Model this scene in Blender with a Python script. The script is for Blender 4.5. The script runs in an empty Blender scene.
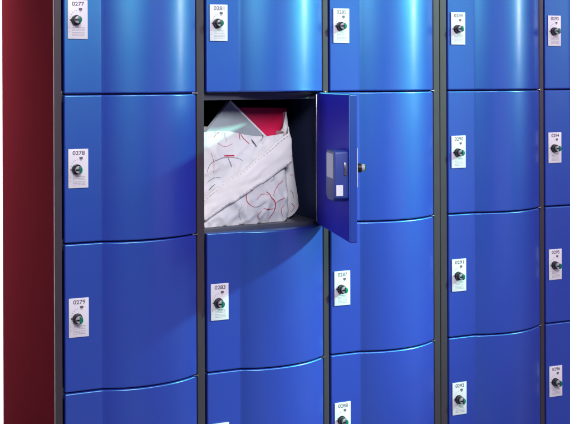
# A bank of curved-front lockers, one door open on a bag.  Blender 4.5, self-contained.
import bpy, bmesh, math, random
from mathutils import Vector, Matrix, noise
R = math.radians
S = bpy.context.scene
COL = S.collection
random.seed(4)

ZA = 1.36            # height of the line between first and second row
H = 0.42             # row pitch
XS = [0.0, 0.4298, 0.8546, 1.3128, 1.7373, 2.1630]   # left edge of the doors of each column
DW = 0.3965          # door width
DT = 0.023           # door thickness at its flat strip
DEPTH = 0.74

# ------------------------------------------------------------------ materials
def new_mat(name):
    m = bpy.data.materials.new(name); m.use_nodes = True
    nt = m.node_tree
    return m, nt, nt.nodes['Principled BSDF'], nt.nodes['Material Output']

def add_noise(nt, scale, detail=3, rough=0.5):
    tc = nt.nodes.new('ShaderNodeTexCoord')
    n = nt.nodes.new('ShaderNodeTexNoise')
    n.inputs['Scale'].default_value = scale
    n.inputs['Detail'].default_value = detail
    n.inputs['Roughness'].default_value = rough
    nt.links.new(tc.outputs['Object'], n.inputs['Vector'])
    return n

def ramp(nt, src, a, b, lo=0.3, hi=0.7):
    r = nt.nodes.new('ShaderNodeMapRange')
    r.inputs['From Min'].default_value = lo; r.inputs['From Max'].default_value = hi
    r.inputs['To Min'].default_value = a; r.inputs['To Max'].default_value = b
    nt.links.new(src, r.inputs['Value'])
    return r.outputs['Result']

def col_mix(nt, fac, a, b):
    m = nt.nodes.new('ShaderNodeMix'); m.data_type = 'RGBA'
    m.inputs[6].default_value = (*a, 1); m.inputs[7].default_value = (*b, 1)
    nt.links.new(fac, m.inputs[0])
    return m.outputs[2]

def bump(nt, p, src, strength, dist=0.001):
    b = nt.nodes.new('ShaderNodeBump')
    b.inputs['Strength'].default_value = strength
    b.inputs['Distance'].default_value = dist
    nt.links.new(src, b.inputs['Height'])
    nt.links.new(b.outputs['Normal'], p.inputs['Normal'])
    return b

def plain(name, c, rough=0.5, metal=0.0, var=0.12, nscale=40, bstr=0.0, bscale=300, coat=0.0, spec=0.5):
    m, nt, p, out = new_mat(name)
    n = add_noise(nt, nscale)
    c2 = tuple(x * (1 - var) for x in c)
    nt.links.new(col_mix(nt, ramp(nt, n.outputs['Fac'], 0, 1), c, c2), p.inputs['Base Color'])
    nt.links.new(ramp(nt, n.outputs['Fac'], rough * 0.9, min(1, rough * 1.1)), p.inputs['Roughness'])
    p.inputs['Metallic'].default_value = metal
    p.inputs['Specular IOR Level'].default_value = spec
    p.inputs['Coat Weight'].default_value = coat
    p.inputs['Coat Roughness'].default_value = 0.15
    if bstr:
        b = add_noise(nt, bscale, 2)
        bump(nt, p, b.outputs['Fac'], bstr)
    return m

def blue_paint(name, base, sheen_col, fac, rough):
    """powder-coated steel: blue pigment with bright blue mica flakes under a satin clear coat"""
    m, nt, p, out = new_mat(name)
    n = add_noise(nt, 3.0, 4)
    c2 = (base[0] * 1.15, base[1] * 1.1, base[2] * 0.93)
    nt.links.new(col_mix(nt, ramp(nt, n.outputs['Fac'], 0, 1), base, c2), p.inputs['Base Color'])
    p.inputs['Roughness'].default_value = 0.34
    p.inputs['Specular IOR Level'].default_value = 0.35
    p.inputs['Coat Weight'].default_value = 0.9
    nt.links.new(ramp(nt, add_noise(nt, 7.0, 5, 0.65).outputs['Fac'], 0.15, 0.27), p.inputs['Coat Roughness'])
    peel = add_noise(nt, 260.0, 2)
    b = bump(nt, p, peel.outputs['Fac'], 0.06, 0.0006)
    g = nt.nodes.new('ShaderNodeBsdfGlossy')
    g.inputs['Color'].default_value = (*sheen_col, 1)
    g.inputs['Roughness'].default_value = rough
    nt.links.new(b.outputs['Normal'], g.inputs['Normal'])
    mx = nt.nodes.new('ShaderNodeMixShader'); mx.inputs[0].default_value = fac
    nt.links.new(p.outputs[0], mx.inputs[1]); nt.links.new(g.outputs[0], mx.inputs[2])
    nt.links.new(mx.outputs[0], out.inputs['Surface'])
    return m

M = {}
M['blue'] = blue_paint('blue_door_paint', (0.026, 0.026, 0.375), (0.0, 0.76, 0.80), 0.16, 0.38)
M['inner_blue'] = plain('inner_blue_paint', (0.036, 0.032, 0.60), 0.5, bstr=0.05, nscale=5, spec=0.08)
M['post'] = plain('grey_post_coating', (0.044, 0.033, 0.040), 0.45, bstr=0.08, nscale=12)
M['maroon'] = plain('maroon_panel_coating', (0.118, 0.012, 0.018), 0.7, var=0.06, bstr=0.1, bscale=420, nscale=3, spec=0.0)
M['dark'] = plain('dark_carcass_coating', (0.032, 0.048, 0.120), 0.6, nscale=14, bstr=0.05)
M['shelf'] = plain('grey_shelf_metal', (0.085, 0.095, 0.12), 0.30, nscale=10)
M['steel'] = plain('bright_steel', (0.62, 0.60, 0.58), 0.25, metal=1.0, nscale=60)
M['white'] = plain('white_plate_plastic', (0.76, 0.74, 0.76), 0.38, var=0.03)
M['print'] = plain('grey_print', (0.12, 0.10, 0.13), 0.6)
M['pale_print'] = plain('pale_print', (0.38, 0.35, 0.40), 0.6)
M['red_print'] = plain('red_print', (0.55, 0.10, 0.12), 0.6)
M['black'] = plain('black_knob_plastic', (0.012, 0.012, 0.014), 0.3, nscale=80)
M['knob_grey'] = plain('grey_knob_plastic', (0.42, 0.40, 0.42), 0.35)
M['green'] = plain('green_knob_plastic', (0.0, 0.17, 0.10), 0.35)
M['lockbox'] = plain('lock_case_plastic', (0.035, 0.065, 0.30), 0.38, nscale=30)
M['sticker'] = plain('white_sticker', (0.80, 0.82, 0.84), 0.5, var=0.03)
M['folder'] = plain('pale_folder_plastic', (0.40, 0.46, 0.50), 0.8, var=0.25, nscale=14)
M['red_book'] = plain('red_book_cover', (0.80, 0.015, 0.10), 0.38, var=0.25, nscale=25)
M['paper'] = plain('paper_edges', (0.62, 0.60, 0.56), 0.8)
M['scribble_red'] = plain('red_scribble_ink', (0.52, 0.015, 0.06), 0.7)
M['scribble_grey'] = plain('grey_scribble_ink', (0.10, 0.10, 0.12), 0.7)
M['stitch'] = plain('stitching_thread', (0.42, 0.42, 0.44), 0.8)
M['floor'] = plain('studio_floor', (0.10, 0.10, 0.11), 0.6, var=0.15, nscale=4)
M['backdrop'] = plain('studio_backdrop', (0.88, 0.88, 0.87), 0.9, var=0.02, nscale=3)

def cloth(name, c, tint):
    m, nt, p, out = new_mat(name)
    n = add_noise(nt, 18, 4)
    nt.links.new(col_mix(nt, ramp(nt, n.outputs['Fac'], 0, 1), c, tint), p.inputs['Base Color'])
    p.inputs['Roughness'].default_value = 0.75
    p.inputs['Sheen Weight'].default_value = 0.2
    tc = nt.nodes.new('ShaderNodeTexCoord')
    w1 = nt.nodes.new('ShaderNodeTexWave'); w1.inputs['Scale'].default_value = 420; w1.bands_direction = 'X'
    w2 = nt.nodes.new('ShaderNodeTexWave'); w2.inputs['Scale'].default_value = 420; w2.bands_direction = 'Z'
    nt.links.new(tc.outputs['Object'], w1.inputs['Vector']); nt.links.new(tc.outputs['Object'], w2.inputs['Vector'])
    a = nt.nodes.new('ShaderNodeMath'); a.operation = 'ADD'
    nt.links.new(w1.outputs['Fac'], a.inputs[0]); nt.links.new(w2.outputs['Fac'], a.inputs[1])
    bump(nt, p, a.outputs[0], 0.25, 0.0006)
    return m
M['canvas'] = cloth('white_canvas', (0.80, 0.79, 0.77), (0.70, 0.72, 0.74))  # greyer and bluer than the strap to carry the bag body's shade
M['strap'] = cloth('white_strap_webbing', (0.90, 0.88, 0.84), (0.85, 0.84, 0.82))

# ------------------------------------------------------------------ mesh helpers
def obj(name, bm, mats, parent=None, smooth=35, weighted=False):
    me = bpy.data.meshes.new(name)
    bmesh.ops.recalc_face_normals(bm, faces=bm.faces[:])
    bm.to_mesh(me); bm.free()
    for k in (mats if isinstance(mats, (list, tuple)) else [mats]):
        me.materials.append(M[k])
    if smooth:
        me.polygons.foreach_set('use_smooth', [True] * len(me.polygons))
        me.set_sharp_from_angle(angle=R(smooth))
    o = bpy.data.objects.new(name, me); COL.objects.link(o)
    if parent: o.parent = parent
    if weighted:
        md = o.modifiers.new('wn', 'WEIGHTED_NORMAL'); md.keep_sharp = True
    return o

def box(bm, x0, x1, y0, y1, z0, z1, bev=0.0, seg=2, mi=0):
    vs = [bm.verts.new((x, y, z)) for x in (x0, x1) for y in (y0, y1) for z in (z0, z1)]
    f = [(0, 1, 3, 2), (4, 6, 7, 5), (0, 4, 5, 1), (2, 3, 7, 6), (0, 2, 6, 4), (1, 5, 7, 3)]
    fs = [bm.faces.new([vs[i] for i in q]) for q in f]
    for a in fs: a.material_index = mi
    if bev:
        es = list({e for a in fs for e in a.edges})
        r = bmesh.ops.bevel(bm, geom=es, offset=bev, segments=seg, affect='EDGES', profile=0.5)
        for a in r['faces']: a.material_index = mi
    return vs

def prism(bm, poly, axis, a, b, mi=0, bev=0.0, seg=2):
    """poly = 2D points; axis 'z': (x,y) extruded in z; axis 'y': (x,z) extruded in y"""
    def P(p, t):
        return (p[0], p[1], t) if axis == 'z' else (p[0], t, p[1])
    A = [bm.verts.new(P(p, a)) for p in poly]; B = [bm.verts.new(P(p, b)) for p in poly]
    n = len(poly); fs = [bm.faces.new(A), bm.faces.new(B)]
    for i in range(n):
        fs.append(bm.faces.new((A[i], A[(i + 1) % n], B[(i + 1) % n], B[i])))
    for f in fs: f.material_index = mi
    if bev:
        bmesh.ops.recalc_face_normals(bm, faces=fs)
        es = [e for e in {e for f in fs for e in f.edges}
              if len(e.link_faces) == 2 and e.calc_face_angle(0) > 0.6]
        r = bmesh.ops.bevel(bm, geom=es, offset=bev, segments=seg, affect='EDGES', profile=0.5)
        for f in r['faces']: f.material_index = mi
    return fs

def cyl_y(bm, x, z, y0, y1, r, n=24, mi=0, bev=0.0):
    return prism(bm, [(x + r * math.cos(2 * math.pi * i / n), z + r * math.sin(2 * math.pi * i / n)) for i in range(n)],
                 'y', y0, y1, mi, bev)

def text_mesh(bm, s, x, z, w, h, y, mi):
    """lettering lying in the xz plane, facing -y, filling w by h"""
    cu = bpy.data.curves.new('t', 'FONT'); cu.body = s
    cu.size = 1.0; cu.offset = 0.018
    to = bpy.data.objects.new('t', cu); COL.objects.link(to)
    dg = bpy.context.evaluated_depsgraph_get(); dg.update()
    me = bpy.data.meshes.new_from_object(to.evaluated_get(dg))
    xs = [v.co.x for v in me.vertices]; ys = [v.co.y for v in me.vertices]
    x0, x1, y0, y1 = min(xs), max(xs), min(ys), max(ys)
    vs = [bm.verts.new((x + (v.co.x - x0) / (x1 - x0) * w, y, z + (v.co.y - y0) / (y1 - y0) * h)) for v in me.vertices]
    for p in me.polygons:
        try:
            f = bm.faces.new([vs[i] for i in p.vertices]); f.material_index = mi
        except ValueError: pass
    bpy.data.objects.remove(to); bpy.data.curves.remove(cu); bpy.data.meshes.remove(me)

def rect(bm, x0, x1, z0, z1, y, mi):
    f = bm.faces.new([bm.verts.new(c) for c in ((x0, y, z0), (x1, y, z0), (x1, y, z1), (x0, y, z1))])
    f.material_index = mi

def thing(name, loc, label, cat, group=None):
    o = bpy.data.objects.new(name, None); COL.objects.link(o)
    o.location = loc; o.empty_display_size = 0.1
    o['label'] = label; o['category'] = cat
    if group: o['group'] = group
    return o

def tag(o, label, cat, group=None):
    o['label'] = label; o['category'] = cat
    if group: o['group'] = group

# ------------------------------------------------------------------ doors
def door_profile():
    pts = [(0.0, 0.0)]
    for u in (0.03, 0.06, 0.09, 0.1025): pts.append((u, -0.078 * u))
    P0 = Vector((0.1055, -0.0085)); P1 = Vector((DW, -0.001))
    ch = (P1 - P0); L = ch.length; t = ch.normalized(); n = Vector((t.y, -t.x))
    sag = 0.0385
    rad = ((L / 2) ** 2 + sag ** 2) / (2 * sag); a = math.asin(L / 2 / rad)
    N = 34
    for i in range(N + 1):
        th = -a + 2 * a * i / N
        q = P0 + t * (L / 2 + rad * math.sin(th)) + n * (rad * math.cos(th) - (rad - sag))
        pts.append((q.x, q.y))
    return pts

HX, HY = DW + 0.001, 0.004      # pivot inside the door's own frame
def door_mesh():
    bm = bmesh.new()
    poly = [(x - HX, y - HY) for x, y in door_profile()] + [(DW - HX, DT - HY), (0.0 - HX, DT - HY)]
    prism(bm, poly, 'z', -0.4181, -0.0019, bev=0.0046, seg=4)
    return bm

def make_lock_plate(parent, num, seed):
    rnd = random.Random(seed)
    bm = bmesh.new()
    box(bm, 0.0, 0.056, -0.0022, 0.0, -0.110, 0.0, bev=0.0009, mi=0)
    y = -0.00245
    text_mesh(bm, num, 0.0120, -0.0172, 0.0340, 0.0120, y, 1)
    rect(bm, 0.031, 0.0405, -0.0295, -0.0225, y, 1)                      # pictogram
    rect(bm, 0.033, 0.038, -0.0325, -0.0305, y, 1)
    for k in range(7):                                                   # scale of ticks round the knob
        a = R(95 + k * 17); cx, cz = 0.026 + 0.0185 * math.cos(a), -0.056 + 0.026 * math.sin(a)
        rect(bm, cx - 0.0009, cx + 0.0009, cz - 0.0008, cz + 0.0010, y, 1)
    rect(bm, 0.0055, 0.0090, -0.0600, -0.0545, y, 1)
    z = -0.0775
    for k in range(6):                                                   # rows of small print
        x = 0.0125
        while x < 0.045:
            w = rnd.uniform(0.002, 0.006)
            rect(bm, x, min(x + w, 0.047), z - 0.0016, z, y, 2); x += w + 0.001
        z -= 0.0042 if k != 2 else 0.0058
    rect(bm, 0.0035, 0.0058, -0.0795, -0.0775, y, 3)
    rect(bm, 0.0035, 0.0058, -0.0915, -0.0895, y, 3)
    return obj('lock_plate', bm, ['white', 'print', 'pale_print', 'red_print'], parent)

def make_knob(parent):
    bm = bmesh.new()
    cyl_y(bm, 0, 0, -0.0035, 0.0, 0.0145, 28, 0, 0.0008)
    n = 36                                                               # grip with shallow flutes
    poly = []
    for i in range(n):
        r = 0.0132 if i % 3 else 0.0124
        poly.append((r * math.cos(2 * math.pi * i / n), r * math.sin(2 * math.pi * i / n)))
    prism(bm, poly, 'y', -0.0140, -0.0035, 0)
    cyl_y(bm, 0.0020, 0, -0.0240, -0.0140, 0.0102, 28, 1, 0.0008)         # grey turning ring
    # green half-moon grip on the ring
    pol = [(0.0025, -0.0098)] + [(0.0025 + 0.0088 * math.cos(R(a)), 0.0102 * math.sin(R(a))) for a in range(-80, 81, 16)] + [(0.0025, 0.0098)]
    prism(bm, pol, 'y', -0.0285, -0.0235, 2, 0.0006)
    prism(bm, [(-0.0075, -0.0022), (0.0018, -0.0022), (0.0018, 0.0022), (-0.0075, 0.0022)], 'y', -0.0250, -0.0235, 0)
    return obj('knob', bm, ['black', 'knob_grey', 'green'], parent)

def make_hinge(parent):
    """small steel pin and leaf at the upper hinge corner"""
    bm = bmesh.new()
    n = 14
    prism(bm, [(0.0035 * math.cos(2 * math.pi * i / n), -0.0035 + 0.0035 * math.sin(2 * math.pi * i / n)) for i in range(n)], 'z', -0.0027, 0.0027)
    box(bm, -0.014, 0.0, -0.0062, -0.0012, -0.0012, 0.0012, bev=0.0004)
    return obj('hinge', bm, 'steel', parent)

# ------------------------------------------------------------------ locker blocks
door0 = plate_count = None
knob0 = hinge0 = None
FIRST = 277
def add_door(cab, x0, ci, ri):
    """ci = column, ri = row 0..3"""
    global door0, knob0, hinge0
    if door0 is None:
        d = obj('door', door_mesh(), ['blue', 'inner_blue'], cab, smooth=30, weighted=True); door0 = d
        for p in d.data.polygons:
            if p.normal.y > 0.9: p.material_index = 1
    else:
        d = door0.copy(); COL.objects.link(d); d.parent = cab
    d.location = (x0 + HX - cab.location.x, HY, ZA + H * (1 - ri))
    num = '%04d' % (FIRST + 4 * ci + ri)
    p = make_lock_plate(d, num, ci * 7 + ri)
    p.location = (0.011 - HX, -0.0022 - HY, -0.154); p.rotation_euler.z = -0.078
    if knob0 is None: k = make_knob(d); knob0 = k
    else: k = knob0.copy(); COL.objects.link(k); k.parent = d
    k.location = (0.0345 - HX, -0.0062 - HY, -0.211)
    k.rotation_euler = (0, R(random.uniform(-4, 4)), -0.078)
    if hinge0 is None: h = make_hinge(d); hinge0 = h
    else: h = hinge0.copy(); COL.objects.link(h); h.parent = d
    h.location = (-0.001, -HY - 0.001, 0.0)
    return d

def block(cols, label, left_end):
    xl = XS[cols[0]]; xr = XS[cols[-1]]
    cab = thing('locker_cabinet', (xl, 0, 0), label, 'locker cabinet', 'blocks of curved blue lockers')
    ox = -xl
    zb, zt = ZA - 3 * H, ZA + H
    # uprights
    edges = []
    edges.append((XS[cols[0]] - (0.0268 if left_end else 0.0328), XS[cols[0]] - 0.0062))
    for a, b in zip(cols[:-1], cols[1:]): edges.append((XS[a] + 0.3985, XS[b] - 0.0072))
    edges.append((xr + 0.3985, xr + 0.3985 + 0.0252))
    for i, (a, b) in enumerate(edges):
        bm = bmesh.new()
        dp = 0.014 if (i == 0 and left_end) else 0.05
        box(bm, a + ox, b + ox, 0.0, dp, 0.05, zt + 0.02, bev=0.0022, seg=3)
        obj('post', bm, 'post', cab, weighted=True)
        bm = bmesh.new()
        c = (a + b) / 2 + ox
        if i == 0 and left_end: c += 0.004
        box(bm, c - 0.006, c + 0.006, dp + 0.0005, DEPTH - 0.012, 0.06, zt, bev=0)
        obj('divider', bm, 'dark', cab, smooth=0)
    for c in cols:
        i = cols.index(c); a = edges[i][1] + ox + 0.0005; b = edges[i + 1][0] + ox - 0.0005
        for r in range(5):
            zz = ZA + H * (1 - r)
            bm = bmesh.new()
            box(bm, a, b, DT + 0.004, DEPTH - 0.013, zz - 0.0225, zz + 0.0085 if r else zz + 0.006, bev=0.0015, seg=2)
            obj('shelf', bm, 'shelf', cab)
    bm = bmesh.new(); box(bm, edges[0][0] + ox + 0.002, edges[-1][1] + ox - 0.002, DEPTH - 0.012, DEPTH, 0.06, zt + 0.006)
    obj('back_panel', bm, 'dark', cab, smooth=0)
    bm = bmesh.new(); box(bm, edges[0][0] + ox + 0.001, edges[-1][1] + ox - 0.001, 0.004, DEPTH + 0.002, zt + 0.0205, zt + 0.040, bev=0.003)
    obj('top_panel', bm, 'post', cab)
    bm = bmesh.new(); box(bm, edges[0][0] + ox + 0.004, edges[-1][1] + ox - 0.004, 0.03, DEPTH - 0.02, 0.0, 0.0495, bev=0.002)
    obj('plinth', bm, 'dark', cab)
    if left_end:
        bm = bmesh.new()
        box(bm, edges[0][0] + ox - 0.0002, edges[0][0] + ox + 0.0095, 0.0146, DEPTH + 0.002, 0.052, zt + 0.02, bev=0.0022, seg=2)
        sp = obj('side_panel', bm, 'maroon', cab)
        sp['label'] = 'dark maroon end panel facing left'
    doors = {}
    for c in cols:
        for r in range(4):
            doors[(c, r)] = add_door(cab, XS[c], c, r)
    return cab, doors

cabA, doorsA = block([0, 1, 2], 'block of three locker columns with dark maroon end panel and one door standing open', True)
cabB, doorsB = block([3, 4], 'block of lockers at the right behind the double post, all its curved blue doors shut', False)

# the open door
od = doorsA[(1, 1)]
od.rotation_euler.z = R(74.9)
od['label'] = 'open door standing out from the lockers, showing its flat inner face and lock case'
# lock case on its inner face (door frame: x from -HX at the free edge to 0 at the hinge, +y = inside)
bm = bmesh.new()
x0, yb = -HX + 0.010, DT - HY
poly = [(a, b - 0.014) for a, b in ((0.0, -0.150), (0.0, -0.278), (0.020, -0.290), (0.085, -0.290), (0.100, -0.278), (0.100, -0.160), (0.088, -0.146), (0.012, -0.146))]
prism(bm, [(x0 + a, b) for a, b in poly], 'y', yb - 0.0005, yb + 0.040, 0, bev=0.0035, seg=3)
obj('lock_case', bm, 'lockbox', od)
bm = bmesh.new()
box(bm, x0 + 0.018, x0 + 0.088, yb + 0.0402, yb + 0.0408, -0.239, -0.170, mi=0)
box(bm, x0 + 0.0, x0 - 0.0008, yb + 0.016, yb + 0.035, -0.286, -0.256, mi=0)
obj('sticker', bm, 'sticker', od, smooth=0)
bm = bmesh.new()
box(bm, x0 - 0.0035, x0 - 0.0002, yb + 0.006, yb + 0.013, -0.229, -0.194, bev=0.0008)
obj('latch_bolt', bm, 'steel', od)
bm = bmesh.new()
box(bm, -0.013, -0.004, yb + 0.0002, yb + 0.0032, -0.412, -0.008, bev=0.0008)
obj('edge_glint_strip', bm, 'steel', od)  # bright strip added for the highlight along the door's bevelled hinge edge

# ------------------------------------------------------------------ the bag and what is in it
BX, BY, BZ = 0.60, 0.12, ZA - H + 0.0085      # bag base
ZR = ZA - BZ                                   # local z of the row line
def yf(x, z, folds=1.0):
    """front surface of the bag: world x, height z relative to the row line -> world y"""
    t = max(0.0, min(1.0, (z + 0.41) / 0.29)); u = (x - 0.44) / 0.305
    y = 0.043 + 0.040 * t - 0.016 * math.sin(math.pi * max(0, min(1, u))) * math.sin(math.pi * min(1, t * 1.1))
    y += 0.030 * max(0, 0.12 - t) ** 1.2 * 4
    p = Vector((x * 9.0, 0.3, z * 9.0 + 1.7))
    y += (0.006 + 0.009 * folds) * noise.noise(p)
    # creased folds: ridged noise stretched along the strap
    q = Vector(((x * 0.85 + z * 0.5) * 9.0, (z * 0.85 - x * 0.5) * 26.0, 4.2))
    r = 1 - abs(noise.noise(q)) * 2
    y -= 0.0065 * folds * max(0, r) ** 2.5
    q = Vector((x * 17.0, z * 12.0, 9.1)); r = 1 - abs(noise.noise(q)) * 2
    y -= 0.0040 * folds * max(0, r) ** 3
    if z < -0.2: y -= 0.005 * folds * max(0, 1 - abs(noise.noise(Vector((x * 21 + z * 8, 7.7, z * 6)))) * 2.4) ** 2 * min(1, (-0.2 - z) / 0.04)
    q = Vector((x * 30.0 + z * 14, 2.0, z * 22.0)); r = 1 - abs(noise.noise(q)) * 2
    y += 0.0022 * folds * max(0, r) ** 7
    y += 0.0008 * folds * noise.noise(Vector((x * 50, 5, z * 50)))
    return y

bag = thing('shoulder_bag', (BX, BY, BZ), 'crumpled white canvas bag with red and grey scribbled lines, standing in the open locker', 'bag')
def L(x, y, z):            # world x,y and row-line z -> bag local
    return (x - BX, y - BY, z + ZA - BZ)
bm = bmesh.new()
NT = 46
zb = -0.4105
def top_z(x, back):
    u = (x - 0.44) / 0.305
    z = -0.124 + 0.008 * math.sin(u * 7) - 0.012 * u
    if back: z = -0.110 + 0.050 * max(0, min(1.1, (u - 0.90) / 0.2)) ** 1.1
    return z
loops = []
NF = 70
for j in range(NT + 1):
    t = j / NT
    row = []
    for i in range(NF + 1):                        # front
        x = 0.44 + 0.292 * i / NF
        z0 = zb + 0.012 * max(0, (x - 0.712) / 0.02) ** 2
        z = z0 + (top_z(x, False) - z0) * t
        y = yf(x, z)
        e = max(0, 1 - (0.732 - x) / 0.012); y += 0.010 * e ** 2
        row.append(L(x, y, z))
    def side(x, y, k=1.0):
        zt = -0.128 + 0.062 * max(0, min(1, (x - 0.752) / 0.04)) * (1 if x > 0.7475 else 0)
        z0 = zb + 0.035 * max(0, (x - 0.750) / 0.05) ** 1.5 * (y < 0.14)
        z = z0 + (zt - z0) * t
        w = 0.006 * noise.noise(Vector((x * 20, y * 20, z * 16)))
        dx = -0.016 * (0.5 + 0.5 * math.cos(math.pi * t)) ** 2 * 0 - 0.034 * t * max(0, min(1, (x - 0.745) / 0.05))
        return L(x + w + dx, y + w * 1.2 + 0.03 * t * k, z)
    for x, y in ((0.7365, 0.075), (0.739, 0.11), (0.741, 0.165), (0.7475, 0.165), (0.7505, 0.118), (0.758, 0.107), (0.770, 0.104), (0.782, 0.105), (0.793, 0.109), (0.801, 0.116), (0.804, 0.130), (0.802, 0.152), (0.79, 0.175), (0.77, 0.187)):
        row.append(side(x, y, 0.6))
    for i in range(24):                            # back
        x = 0.785 - 0.33 * i / 23
        z = zb + (top_z(x, True) - zb) * t
        row.append(L(x, 0.19 + 0.006 * noise.noise(Vector((x * 15, 3, z * 15))), z))
    for y in (0.17, 0.13, 0.09): row.append(L(0.445, y, zb + (-0.135 - zb) * t))
    loops.append([bm.verts.new(c) for c in row])
n = len(loops[0])
for j in range(NT):
    for i in range(n):
        bm.faces.new((loops[j][i], loops[j][(i + 1) % n], loops[j + 1][(i + 1) % n], loops[j + 1][i]))
bm.faces.new(loops[0])
# inside face a little inward so that the open top has thickness
cen = Vector(L(0.60, 0.12, -0.13))
prev = loops[-1]
for dz, s in ((0.0, 0.988), (-0.03, 0.975), (-0.12, 0.95)):
    cur = [bm.verts.new((cen.x + (v.co.x - cen.x) * s, cen.y + (v.co.y - cen.y) * s, v.co.z + dz)) for v in loops[-1]]
    for i in range(n): bm.faces.new((prev[i], prev[(i + 1) % n], cur[(i + 1) % n], cur[i]))
    prev = cur
bm.faces.new(prev)

def ribbon(bm, pts, w, mi, fy):
    # smooth the polyline (Catmull-Rom), then lay a thin strip a hair in front of the cloth
    P = [Vector(p) for p in pts]; out = []
    for i in range(len(P) - 1):
        a = P[max(i - 1, 0)]; b = P[i]; c = P[i + 1]; d = P[min(i + 2, len(P) - 1)]
        for k in range(8):
            s = k / 8
            out.append(0.5 * ((2 * b) + (c - a) * s + (2 * a - 5 * b + 4 * c - d) * s * s + (3 * b - a - 3 * c + d) * s ** 3))
    out.append(P[-1])
    prev = None
    for i, p in enumerate(out):
        t = (out[min(i + 1, len(out) - 1)] - out[max(i - 1, 0)]).normalized(); nn = Vector((-t.y, t.x))
        ww = w * (0.55 + 0.45 * math.sin(math.pi * min(1, max(0, (i + 1) / (len(out) + 1))))) * (1 + 0.3 * noise.noise(Vector((i * 0.5, w * 900, 1))))
        a = p + nn * ww / 2; b = p - nn * ww / 2
        cur = [bm.verts.new(L(q.x, fy(q.x, q.y) - 0.0009, q.y)) for q in (a, b)]
        if prev:
            f = bm.faces.new((prev[0], prev[1], cur[1], cur[0])); f.material_index = mi
        prev = cur
RED = [
  ([(0.5969, -0.3039), (0.5814, -0.3062), (0.5763, -0.32), (0.5779, -0.3357), (0.5847, -0.3454), (0.6001, -0.3557)], 0.0022),
  ([(0.6453, -0.3112), (0.6557, -0.3181), (0.6626, -0.3311), (0.6731, -0.3411), (0.6783, -0.3541), (0.6765, -0.3698), (0.6694, -0.3851), (0.6588, -0.4002)], 0.0032),
  ([(0.6346, -0.3625), (0.6555, -0.3669), (0.6765, -0.3666)], 0.0022),
  ([(0.6276, -0.3699), (0.6172, -0.3787), (0.6172, -0.3881), (0.6241, -0.3979)], 0.0022),
  ([(0.6801, -0.3479), (0.6943, -0.3392), (0.712, -0.3338)], 0.002),
  ([(0.6945, -0.2885), (0.6803, -0.3036), (0.6697, -0.3252)], 0.0018),
  ([(0.7122, -0.2798), (0.6945, -0.2917)], 0.0018),
  ([(0.7119, -0.3561), (0.7012, -0.3745), (0.7082, -0.394)], 0.0018),
  ([(0.4853, -0.1381), (0.4961, -0.1277), (0.5061, -0.1233)], 0.0024),
  ([(0.5262, -0.1239), (0.5278, -0.1471)], 0.0024),
  ([(0.5771, -0.1268), (0.5776, -0.1505)], 0.0018),
  ([(0.5805, -0.13), (0.5907, -0.1459), (0.6064, -0.1636)], 0.0026),
  ([(0.5125, -0.1961), (0.5482, -0.1962)], 0.0045),
]
GREY = [
  ([(0.4558, -0.2429), (0.4641, -0.2249), (0.4757, -0.2131), (0.4991, -0.2033), (0.5259, -0.2012), (0.5563, -0.2039), (0.5767, -0.2125)], 0.0016),
  ([(0.5259, -0.2028), (0.5309, -0.2184), (0.5359, -0.231)], 0.0022),
  ([(0.677, -0.2528), (0.6752, -0.2686), (0.6664, -0.2808)], 0.0016),
  ([(0.6161, -0.1489), (0.6216, -0.1594), (0.6302, -0.1722)], 0.005),
  ([(0.6513, -0.132), (0.6522, -0.1446), (0.6459, -0.1539)], 0.0028),
  ([(0.4555, -0.298), (0.4688, -0.2865), (0.4788, -0.2808)], 0.0016),
  ([(0.6001, -0.3557), (0.6208, -0.3538), (0.6417, -0.3425)], 0.0013),
]
GUS = [
  ([(0.7636, -0.2701), (0.7782, -0.2708)], 0.002),
  ([(0.7638, -0.2345), (0.7784, -0.2221)], 0.002),
  ([(0.7634, -0.3187), (0.7743, -0.329), (0.7779, -0.3454)], 0.0015),
  ([(0.7669, -0.361), (0.7778, -0.3747), (0.7668, -0.3902)], 0.002),
]

RED += [([(0.470, -0.185), (0.478, -0.215), (0.474, -0.245)], 0.0012), 
        ([(0.61, -0.335), (0.63, -0.318), (0.655, -0.322)], 0.0015), ([(0.495, -0.155), (0.52, -0.168), (0.55, -0.160)], 0.0011)]
GREY += [([(0.455, -0.275), (0.475, -0.262), (0.50, -0.262)], 0.0012),
         ([(0.56, -0.345), (0.55, -0.37), (0.565, -0.398)], 0.0010)]
for pts, w in RED: ribbon(bm, pts, w, 1, yf)
for pts, w in GREY: ribbon(bm, pts, w, 2, yf)
bb = obj('body', bm, ['canvas', 'scribble_red', 'scribble_grey'], bag, smooth=60)
# right gusset strokes are laid against the real gusset surface
dg = bpy.context.evaluated_depsgraph_get(); dg.update()
def fy_gus(x, z):
    o = Vector((x - BX, -0.3, z + ZA - BZ))
    ok, loc, nn, ix = bb.ray_cast(o, Vector((0, 1, 0)))
    return loc.y + BY if ok else 0.105
bm = bmesh.new(); bm.from_mesh(bb.data)
for pts, w in GUS: ribbon(bm, pts, w, 1, fy_gus)
bm.to_mesh(bb.data); bm.free()

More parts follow.
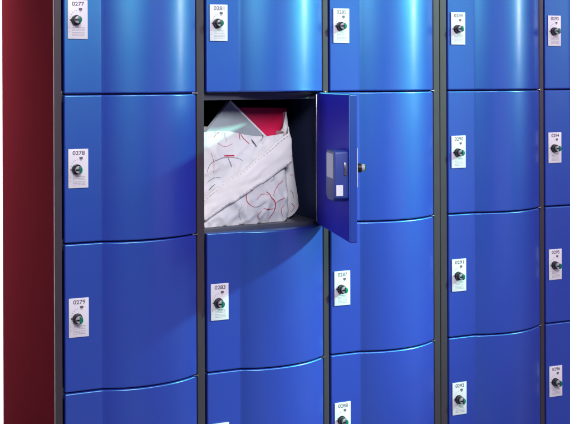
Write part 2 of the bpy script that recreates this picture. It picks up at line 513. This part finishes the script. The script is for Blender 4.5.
# wide strap laid diagonally across the front
bm = bmesh.new()
A = Vector((0.425, -0.366)); B = Vector((0.757, -0.164))
d = (B - A).normalized(); nn = Vector((-d.y, d.x))
NS, NW = 60, 12
rows = []
for i in range(NS + 1):
    s = i / NS; c = A + (B - A) * s
    hw = (0.029 + 0.012 * s) * (1 + 0.16 * noise.noise(Vector((s * 5, 2, 0))))
    row = []
    for k in range(NW + 1):
        v = k / NW * 2 - 1
        q = c + nn * (hw * v + 0.004 * math.sin(s * 5.5))
        x = min(q.x, 0.765); base = yf(x, q.y, 0.1)
        y = base - 0.0150 + 0.004 * (1 - s) ** 3 + 0.0025 * v * v - 0.006 * noise.noise(Vector((s * 5, v * 1.2, 6))) - 0.0035 * max(0, 1 - abs(noise.noise(Vector((s * 3.5 + v * 0.5, v * 2.0, 3)))) * 5)
        y -= 0.0018 * max(0, 1 - abs(abs(v) - 0.86) * 14)          # stitched hems
        y = min(y, min(yf(x + a, q.y + b) for a in (-0.006, 0, 0.006) for b in (-0.006, 0, 0.006)) - 0.0035)
        ex = max(0, q.x - 0.746)
        row.append(L(q.x - 0.65 * ex, y + 1.1 * ex, q.y))
    rows.append(row)
# over the bag's top right corner and down behind it
cx, cz = 0.768, -0.126
for k, (dx, dy, z0, z1) in enumerate(((0.008, 0.030, -0.208, -0.116), (0.014, 0.062, -0.196, -0.098))):
    row = []
    for j in range(NW + 1):
        v = j / NW
        row.append(L(0.752 + dx - 0.012 * (1 - v), 0.078 + dy, z0 + (z1 - z0) * v))
    rows.append(row)
vs = [[bm.verts.new(c) for c in r] for r in rows]
for v in (0.075, 0.925):                                            # rows of stitching
    for i in range(0, NS - 1):
        if i % 2: continue
        j = v * NW; j0 = int(j); fr = j - j0
        def at(i, off):
            a, b = Vector(rows[i][j0]), Vector(rows[i][j0 + 1]); p = a.lerp(b, fr + off); p.y -= 0.0023; return p
        f = bm.faces.new([bm.verts.new(p) for p in (at(i, -0.04), at(i + 1, -0.04), at(i + 1, 0.04), at(i, 0.04))]); f.material_index = 1
for i in range(len(vs) - 1):
    for j in range(NW):
        bm.faces.new((vs[i][j], vs[i][j + 1], vs[i + 1][j + 1], vs[i + 1][j]))
st = obj('strap', bm, ['strap', 'stitch'], bag, smooth=70)
md = st.modifiers.new('thick', 'SOLIDIFY'); md.thickness = 0.0035; md.offset = 0

# pale folder whose corner sticks up out of the bag (a square board turned on its corner)
fo_loc = (0.572, 0.128, ZA - 0.190)
bm = bmesh.new()
for k, (y0, y1, mi, ins) in enumerate(((-0.010, -0.006, 0, 0.0), (-0.006, 0.006, 1, 0.004), (0.006, 0.010, 0, 0.0))):
    h = 0.116 - ins
    prism(bm, [(-h, -h), (h, -h), (h, h), (-h, h)], 'y', y0, y1, mi, bev=0.0012 if mi == 0 else 0)
prism(bm, [(0.098, -0.116), (0.1165, -0.116), (0.1165, 0.1165), (-0.116, 0.1165), (-0.116, 0.110), (0.098, 0.110)], 'y', -0.0125, -0.0102, 2, bev=0.0006)
fo = obj('folder', bm, ['folder', 'paper', 'sticker'])
fo.location = fo_loc; fo.rotation_euler = (R(-8), R(43), 0)
tag(fo, 'pale blue-grey folder with one corner sticking up out of the white bag', 'folder')

bm = bmesh.new()
box(bm, -0.105, 0.105, -0.014, -0.011, 0.0, 0.345, bev=0.001, mi=0)
box(bm, -0.105, 0.105, 0.011, 0.014, 0.0, 0.345, bev=0.001, mi=0)
box(bm, -0.104, -0.100, -0.0108, 0.0108, 0.001, 0.344, mi=0)
box(bm, -0.0998, 0.100, -0.0108, 0.0108, 0.003, 0.341, mi=1)
bk = obj('book', bm, ['red_book', 'paper'])
bk.location = (0.667, 0.163, BZ + 0.015); bk.rotation_euler = (R(-1.5), R(1.2), 0)
tag(bk, 'crimson red book standing upright in the white bag behind the pale folder', 'book')

# ------------------------------------------------------------------ the setting
bm = bmesh.new()
rect_v = [bm.verts.new(c) for c in ((-14, -12, 0), (14, -12, 0), (14, 5.8, 0), (-14, 5.8, 0))]
bm.faces.new(rect_v)
fl = obj('floor', bm, 'floor', smooth=0); fl['kind'] = 'structure'
bm = bmesh.new()                                  # white paper sweep: lies on the floor, curves up behind the lockers
prof = [(1.0, 0.004), (1.6, 0.004)] + [(1.6 + 1.2 * math.sin(R(a)), 0.004 + 1.2 * (1 - math.cos(R(a)))) for a in range(6, 91, 6)] + [(2.8, 5.0)]
a = [bm.verts.new((-9, y, z)) for y, z in prof]; b = [bm.verts.new((9, y, z)) for y, z in prof]
for i in range(len(prof) - 1): bm.faces.new((a[i], b[i], b[i + 1], a[i + 1]))
bd = obj('backdrop', bm, 'backdrop', smooth=60); bd['kind'] = 'structure'

# ------------------------------------------------------------------ light
w = bpy.data.worlds.new('World'); S.world = w; w.use_nodes = True
bg = w.node_tree.nodes['Background']
bg.inputs['Color'].default_value = (0.42, 0.30, 1.0, 1); bg.inputs['Strength'].default_value = 0.16

def aim(o, tgt):
    o.rotation_euler = (Vector(tgt) - o.location).to_track_quat('-Z', 'Y').to_euler()
def area(name, loc, tgt, e, c, sx, sy, spread=180):
    l = bpy.data.lights.new(name, 'AREA'); l.energy = e; l.color = c
    l.shape = 'RECTANGLE'; l.size = sx; l.size_y = sy; l.spread = R(spread)
    o = bpy.data.objects.new(name, l); COL.objects.link(o); o.location = loc; aim(o, tgt); return o
def spot(name, loc, tgt, e, c, ang, blend, rad):
    l = bpy.data.lights.new(name, 'SPOT'); l.energy = e; l.color = c
    l.spot_size = R(ang); l.spot_blend = blend; l.shadow_soft_size = rad
    o = bpy.data.objects.new(name, l); COL.objects.link(o); o.location = loc; aim(o, tgt); return o

KP = (5.2, -3.05, ZA + 2.30)
for kz, ke in ((0.42, 900), (0.05, 1250), (-0.32, 1450), (-0.70, 1500), (-1.10, 1600)):      # stacked spots added at one point to stretch the key beam downwards
    spot('key_lamp', KP, (0.92, 0, ZA + kz), ke * 1.35, (0.40, 1.0, 0.74), 8.9, 1.0, 0.14)
area('fill_lamp', (-0.3, -4.4, ZA + 2.2), (0.7, 0, ZA - 0.2), 200, (0.97, 0.94, 1.0), 1.4, 1.2)
area('fill_lamp', (2.2, -4.0, ZA + 3.3), (0.7, 0, ZA - 0.2), 85, (0.93, 0.88, 1.0), 1.4, 1.2)
area('panel_fill', (-4.2, 0.45, ZA - 0.1), (0.2, 0.2, ZA - 0.1), 42, (1.0, 0.95, 0.95), 0.8, 1.2)  # unseen fill added to brighten the maroon panel and the open door's inside
area('front_softbox', (3.3, -4.6, ZA - 0.1), (1.2, 0, ZA - 0.1), 8.5, (1.0, 0.50, 1.0), 2.4, 3.0)
area('strip_lamp', (5.25, -3.1, ZA + 1.15), (0.9, 0, ZA), 62, (1.0, 0.84, 0.90), 0.16, 1.7)
area('backdrop_fill', (-0.7, 1.1, ZA + 1.3), (-0.2, 2.9, ZA), 90, (1.0, 1.0, 1.0), 1.0, 0.5)  # unseen lamp added behind the lockers only to turn the backdrop white

# ------------------------------------------------------------------ camera
th, ro = 0.46529, 0.003842
F = Vector((math.sin(th), math.cos(th), 0)); Rt = Vector((math.cos(th), -math.sin(th), 0)); U = Vector((0, 0, 1))
r2 = Rt * math.cos(ro) - U * math.sin(ro); u2 = Rt * math.sin(ro) + U * math.cos(ro)
cd = bpy.data.cameras.new('camera'); cam = bpy.data.objects.new('camera', cd); COL.objects.link(cam)
cam.matrix_world = Matrix(((r2.x, u2.x, -F.x, -0.70374), (r2.y, u2.y, -F.y, -2.78426), (r2.z, u2.z, -F.z, ZA + 0.03925), (0, 0, 0, 1)))
cd.sensor_width = 36; cd.lens = 1000 / 570 * 36
cd.shift_y = -(212 - 79.553) / 570
cd.clip_start = 0.05; cd.clip_end = 100
S.camera = cam
S.view_settings.view_transform = 'Standard'; S.view_settings.look = 'None'
S.view_settings.exposure = 0; S.view_settings.gamma = 1
